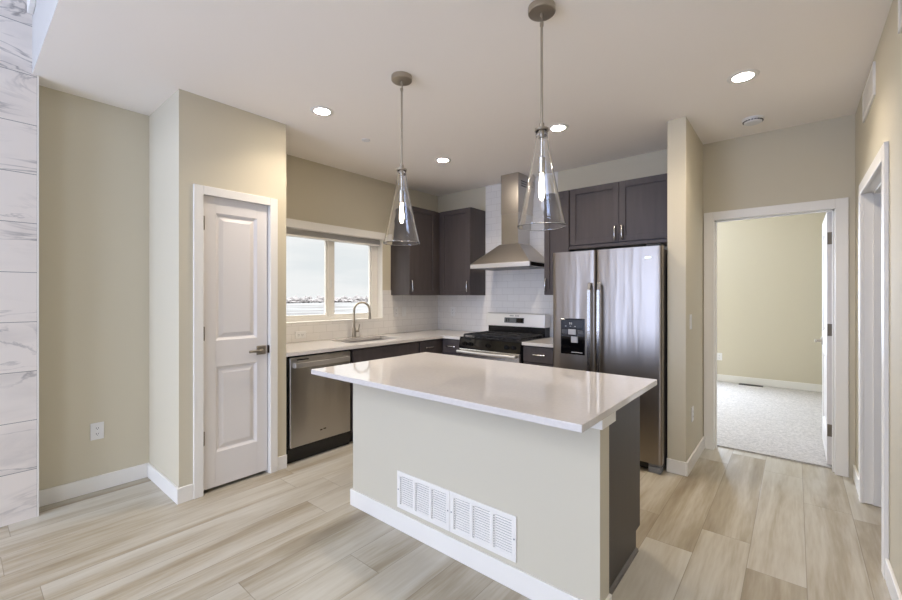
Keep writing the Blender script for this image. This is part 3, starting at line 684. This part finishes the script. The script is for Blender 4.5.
obj('paddle', MB().box(dx0+.075, dx0+.145, FY-.018, FY-.003, 1.035, 1.080, .004).box(dx0+.10, dx0+.160, FY-.014, FY-.003, .965, 1.018, .003), mat('light_gray_plastic', (176, 176, 178), .35), dp)
pm = mat('pale_marks', (190, 190, 190), .4)
for x in (.085, .100): obj('display_digit', MB().box(dx0+x, dx0+x+.008, FY-.0115, FY-.009, 1.122, 1.140), pm, dp)
for x in (.045, .088, .13): obj('button_mark', MB().box(dx0+x, dx0+x+.012, FY-.0115, FY-.009, 1.104, 1.109), pm, dp)
obj('drip_tray_edge', MB().box(dx0+.10, dx1-.02, FY-.0052, FY-.003, .878, .884), pm, dp)
obj('badge', MB().box(-.905, -.855, FY-.001, FY+.004, 1.662, 1.678, .001), M['chrome'], rd)
for x in (-1.55, -.835):
    obj('foot', MB().box(x-.045, x+.045, FY+.005, FY+.09, .004, .050, .004).box(x-.045, x+.045, FY+.012, FY+.09, .054, .072, .003), M['gray'], fr)
obj('hinge_cover', MB().box(FX1-.12, FX1-.012, FY+.02, FY+.14, 1.757, 1.775, .004), M['gasket'], fr)

# ------------------------------------------------------------------ island
isl = thing('kitchen_island', 'pale kitchen island base with dark end panel, below the large worktop', 'kitchen island', (-1.44, 1.95, 0))
IX0, IX1, IY0 = -2.235, -.610, 1.68
obj('half_wall', MB().box(IX0, IX1, IY0, 1.787, 0, .884), mat('daylight_toned_beige_paint', (205, 198, 179), .7, bump=.08, bscale=260), isl)  # same beige paint, greyed to put the daylight's neutral look into the colour
obj('baseboard', MB().box(IX0-.013, IX1+.013, IY0-.014, IY0, 0, BH, .003).box(IX1, IX1+.013, IY0, 1.787, 0, BH, .003).box(IX0-.013, IX0, IY0, 1.787, 0, BH, .003), M['white'], isl)
obj('support_block', MB().box(IX1-.075, IX1+.016, IY0-.018, 1.825, .832, .8838, .002), M['white'], isl)
obj('cabinet_body', MB().box(IX0, -.680, 1.788, 2.385, .105, .884).box(IX0, -.680, 1.788, 2.33, 0, .105), cabs, isl)
obj('end_panel', MB().prism([(1.788, .0), (2.352, .0), (2.352, .105), (2.425, .105), (2.425, .884), (1.788, .884)], 'x', -.680, -.660), mat('espresso_end_panel', (66, 60, 56), .45, vary=.06, vscale=4, stretch=(6, 6, .6)), isl)
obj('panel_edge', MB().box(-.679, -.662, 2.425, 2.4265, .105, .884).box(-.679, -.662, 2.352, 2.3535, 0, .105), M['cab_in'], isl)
obj('shoe_molding', MB().prism([(-.660, 0), (-.646, 0), (-.648, .012), (-.660, .018)], 'y', 1.80, 2.352), mat('shoe_gray', (98, 92, 86), .4), isl)
for k in range(4):
    a0 = IX0 + .01 + k*.386
    f = obj('door', shaker_front(MB(), 'y', 2.386, 1, a0, a0+.38, .112, .70), cabs, isl); obj('handle', pull('y', 2.408, 1, a0+(.34 if k % 2 == 0 else .04), .62, True), M['chrome'], f)
    f = obj('drawer', shaker_front(MB(), 'y', 2.386, 1, a0, a0+.38, .708, .872), cabs, isl); obj('handle', pull('y', 2.408, 1, a0+.19, .79, False), M['chrome'], f)
tag(obj('island_countertop', MB().box(-2.315, -.580, 1.422, 2.462, .8845, .914, .0025), M['quartz']), 'large pale quartz worktop on the kitchen island', 'countertop')

def grille_mesh_thing(x0, x1, z0, z1, label):
    t = thing('air_vent', label, 'air vent', ((x0+x1)/2, IY0, z0), 'white air grilles low on the island front')
    y = IY0; f = MB(); w_ = .026; n = 3
    cw = (x1-x0-.05-.018*2)/3
    f.box(x0, x1, y-.008, y-.0005, z0, z0+w_, .002).box(x0, x1, y-.008, y-.0005, z1-w_, z1, .002)
    xs = []
    f.box(x0, x0+.025, y-.008, y-.0005, z0+w_, z1-w_, .001).box(x1-.025, x1, y-.008, y-.0005, z0+w_, z1-w_, .001)
    for k in range(3):
        a = x0+.025+k*(cw+.018); xs.append((a, a+cw))
        if k < 2: f.box(a+cw, a+cw+.018, y-.008, y-.0005, z0+w_, z1-w_, .001)
    obj('frame', f, M['white'], t)
    for a, b in xs:
        s = MB()
        s.box(a, b, y-.0012, y-.0004, z0+w_, z1-w_)
        lv = obj('backing', s, M['slot'], t)
        s = MB(); nn = 13; hz = (z1-z0-2*w_)/nn; g_ = .011
        for j in range(nn):
            z = z0+w_+j*hz; k = .56
            s.hull([(a+g_, y-.0022, z+hz*(k+.12)), (b, y-.0022, z+hz*(k+.12)), (b, y-.0075, z+hz*.22), (a+g_, y-.0075, z+hz*.22), (a+g_, y-.0022, z+hz*k), (b, y-.0022, z+hz*k), (b, y-.0075, z+hz*.08), (a+g_, y-.0075, z+hz*.08)], [(0,1,2,3),(7,6,5,4),(0,4,5,1),(1,5,6,2),(2,6,7,3),(3,7,4,0)])
            s.box(a, a+g_, y-.0070, y-.0012, z+hz*.5, z+hz*1.0)
        s.box(a+g_-.0015, a+g_+.002, y-.0070, y-.0012, z0+w_, z1-w_)
        obj('louver', s, M['white'], t)
    for sx in (x0+.011, x1-.011):
        obj('screw', MB().lathe([(.004, 0), (.004, -.0015), (.002, -.002)], (sx, y-.008, (z0+z1)/2), 12, 'y'), M['gray'], t)
    return t
grille_mesh_thing(-1.804, -1.4015, .128, .343, 'white metal air grille low on the island front, the left one')
grille_mesh_thing(-1.3995, -.997, .128, .343, 'white metal air grille low on the island front, right one nearer the corner')

# ------------------------------------------------------------------ pendants and ceiling fixtures
def pendant(x, y, label):
    t = thing('pendant_light', label, 'pendant light', (x, y, 1.70), 'glass pendants over the island')
    obj('canopy', MB().lathe([(.020, 2.708), (.060, 2.710), (.064, 2.714), (.064, 2.739), (.04, 2.7395)], (x, y, 0), 40), M['nickel'], t)
    r = MB().tube([(x, y, 2.665), (x, y, 2.18)], .0058, 12).tube([(x, y, 2.712), (x, y, 2.690)], .008, 12)
    r.tube([(x, y, 2.695), (x+.004, y, 2.685), (x+.004, y, 2.670), (x, y, 2.655)], .004, 8).tube([(x, y, 2.666), (x, y, 2.650)], .009, 12)
    obj('rod', r, M['nickel'], t)
    obj('cap', MB().lathe([(.0065, 2.19), (.012, 2.188), (.013, 2.165), (.032, 2.163), (.033, 2.152), (.012, 2.150), (.011, 2.12)], (x, y, 0), 28).tube([(x-.036, y, 2.158), (x+.036, y, 2.158)], .003, 8), M['nickel'], t)
    obj('socket', MB().lathe([(.006, 2.12), (.0065, 2.03), (.016, 2.025), (.017, 1.955), (.012, 1.950)], (x, y, 0), 24), M['chrome'], t)
    outer = [(.027, 2.155), (.029, 2.12), (.036, 2.06), (.048, 2.00), (.062, 1.93), (.078, 1.85), (.094, 1.78), (.106, 1.73), (.1125, 1.706), (.1145, 1.701), (.1130, 1.6965)]
    th = .0032
    prof = outer + [(r_-th, h_) for r_, h_ in reversed(outer)]
    obj('glass_shade', MB().lathe(prof, (x, y, 0), 64, closed=True), M['glass'], t)
    obj('bulb', MB().lathe([(.009, 1.952), (.010, 1.93), (.0125, 1.90), (.0145, 1.87), (.0135, 1.845), (.008, 1.828), (.003, 1.823)], (x, y, 0), 28), M['bulb'], t)
    return t
pendant(-1.889, 1.79, 'clear glass cone pendant light, the farther one, hanging before the window')
pendant(-.925, 1.785, 'clear glass cone pendant light, the nearer and larger-looking, before the range hood')

def recessed(x, y, label):
    t = thing('recessed_light', label, 'ceiling light', (x, y, H-.006), 'recessed ceiling lights')
    obj('trim_ring', MB().lathe([(.056, 0.0055), (.056, .001), (.064, 0), (.082, .003), (.085, .0058)], (x, y, H-.006), 40, closed=True), M['white'], t)
    obj('lens', MB().lathe([(.0555, .002), (.0555, .0055)], (x, y, H-.006), 40), M['lens'], t)
    l = bpy.data.lights.new('lamp', 'AREA'); l.shape = 'DISK'; l.size = .105; l.energy = LAMP_P; l.color = LAMP_C; l.spread = math.radians(128)
    lo = bpy.data.objects.new('lamp', l); COL.objects.link(lo); lo.parent = t; lo.location = (0, 0, -.002)
recessed(-2.695, 1.748, 'lit recessed ceiling light nearest the pantry')
recessed(-2.729, 3.155, 'lit recessed ceiling light between the far pendant and the hood')
recessed(-1.484, 3.148, 'lit recessed ceiling light beside the nearer pendant rod')
recessed(-.251, 3.152, 'lit recessed ceiling light nearest the hallway and smoke detector')
sd = thing('smoke_detector', 'round white smoke detector on the ceiling before the bedroom doorway', 'smoke detector', (-.252, 3.955, H-.035))
obj('housing', MB().lathe([(.05, 0), (.058, .006), (.062, .022), (.070, .024), (.072, .0345)], (-.252, 3.955, H-.035), 36), M['plastic'], sd)
m = MB()
for k in range(20):
    a = 2*math.pi*k/20; c_, s_2 = math.cos(a), math.sin(a)
    m.tube([(-.252+c_*.0625-s_2*.006, 3.955+s_2*.0625+c_*.006, H-.022), (-.252+c_*.0625+s_2*.006, 3.955+s_2*.0625-c_*.006, H-.022)], .004, 6)
obj('vent_slot', m, M['slot'], sd)
tag(obj('sprinkler_cover', MB().lathe([(.030, 0), (.036, .003), (.038, .0075)], (-2.899, 2.318, H-.008), 30), M['plastic']), 'small flat white disc on the ceiling between lights and far pendant', 'sprinkler')

# ------------------------------------------------------------------ outlets, switches, vents
def plate(name, label, cat, axis, c, s, a, z, kind, horiz=False, mt=None, group=None):
    """cover plate on plane c facing s"""
    P = (c, a, z) if axis == 'x' else (a, c, z)
    t = thing(name, label, cat, P, group)
    hw, hh = (.058, .036) if horiz else (.037, .059)
    def bx(m, d0, d1, u0, u1, v0, v1, b=0):
        if axis == 'x': m.box(c+s*d0, c+s*d1, a+u0, a+u1, z+v0, z+v1, b)
        else: m.box(a+u0, a+u1, c+s*d0, c+s*d1, z+v0, z+v1, b)
        return m
    obj('cover_plate', bx(MB(), .0003, .006, -hw, hw, -hh, hh, .002), mt or M['plastic'], t)
    if kind == 'outlet':
        for q in (-.02, .02):
            u, v = (q, 0) if horiz else (0, q)
            r = obj('receptacle', bx(MB(), .0055, .0075, u-.013, u+.013, v-.013, v+.013, .002), mt or M['plastic'], t)
            m = MB(); bx(m, .0072, .0079, u-.007, u-.0045, v-.003, v+.007); bx(m, .0072, .0079, u+.0045, u+.007, v-.003, v+.006); bx(m, .0072, .0079, u-.002, u+.002, v-.010, v-.006)
            obj('slot', m, M['slot'], r)
    else:
        obj('rocker', bx(MB(), .0055, .0085, -.014, .014, -.030, .030, .002), mt or M['plastic'], t)
    return t
GO = None
plate('wall_outlet', 'white outlet low on the beige recess wall beside the marble tile', 'outlet', 'x', XL, 1, .648, .420, 'outlet')
plate('wall_outlet', 'white backsplash outlet nearer the window, of the pair right of it', 'outlet', 'x', XL+.009, 1, 3.475, 1.175, 'outlet')
plate('light_switch', 'white backsplash switch nearer the corner, of the pair right of the window', 'switch', 'x', XL+.009, 1, 3.61, 1.175, 'switch')
plate('wall_outlet', 'white sideways outlet in the tile below the window, near the pantry', 'outlet', 'x', XL+.009, 1, 2.20, .985, 'outlet', True)
plate('wall_outlet', 'white outlet on the back wall tile left of the range', 'outlet', 'y', YB-.009, -1, -3.50, 1.165, 'outlet')
plate('wall_outlet', 'white outlet low on the column side wall by the bedroom doorway', 'outlet', 'x', -.64, 1, 3.81, .42, 'outlet')
plate('light_switch', 'white light switch at mid height on the column side wall', 'switch', 'x', -.64, 1, 3.735, 1.165, 'switch')
plate('wall_outlet', 'white outlet on the far bedroom wall seen through the doorway', 'outlet', 'y', 7.85, -1, -.935, .40, 'outlet')
def grille_x(label, x, y0, y1, z0, z1):
    t = thing('wall_vent', label, 'air vent', (x, (y0+y1)/2, z0), 'white vents high on the right wall')
    w_ = .028; f = MB()
    f.box(x-.010, x-.0003, y0, y1, z0, z0+w_, .002).box(x-.010, x-.0003, y0, y1, z1-w_, z1, .002).box(x-.010, x-.0003, y0, y0+w_, z0+w_, z1-w_).box(x-.010, x-.0003, y1-w_, y1, z0+w_, z1-w_)
    obj('frame', f, M['white'], t)
    s = MB(); n = 10; hz = (z1-z0-2*w_)/n
    s.box(x-.002, x-.0003, y0+w_, y1-w_, z0+w_, z1-w_)
    for j in range(n): s.box(x-.008, x-.002, y0+w_, y1-w_, z0+w_+j*hz, z0+w_+j*hz+hz*.62)
    obj('louver', s, M['white'], t)
grille_x('white wall vent high on the right wall above its doorway', XR, 3.31, 3.80, 2.50, 2.69)
grille_x('white wall vent high on the right wall at the photo edge, nearest the viewer', XR, 2.20, 2.585, 2.49, 2.66)
rgm = thing('floor_register', 'dark floor register in the bedroom carpet along the far baseboard', 'floor vent', (-.52, 7.75, .012))
m = MB().box(-.67, -.37, 7.70, 7.80, .0125, .020, .002)
rp = obj('frame', m, M['register'], rgm)
m = MB()
for k in range(12): m.box(-.65+k*.0225, -.65+k*.0225+.010, 7.712, 7.788, .020, .0212)
obj('slot', m, M['slot'], rgm)

# ------------------------------------------------------------------ outdoors
g = struct('ground', MB().box(-1400, -4.4, -500, 1400, -3.0, -2.7), M['snow'])
m = MB(); rnd = random.Random(3)
for k in range(420):
    x = -215 - rnd.random()*50; y = 60 + rnd.random()*300; hgt = 1.0 + rnd.random()**2*3.2; wd = .7 + rnd.random()*2.0
    t = bmesh.new(); bmesh.ops.create_icosphere(t, subdivisions=2, radius=1.0)
    for v in t.verts:
        j = .5 + rnd.random()*.75
        v.co = Vector((x + v.co.x*wd*j, y + v.co.y*wd*j, -2.72 + hgt*.5 + v.co.z*hgt*.52*j))
    m._merge(t)
tag(obj('tree_belt', m, M['tree']), 'hazy belt of bare trees along the horizon outside the window', 'trees', kind='stuff')
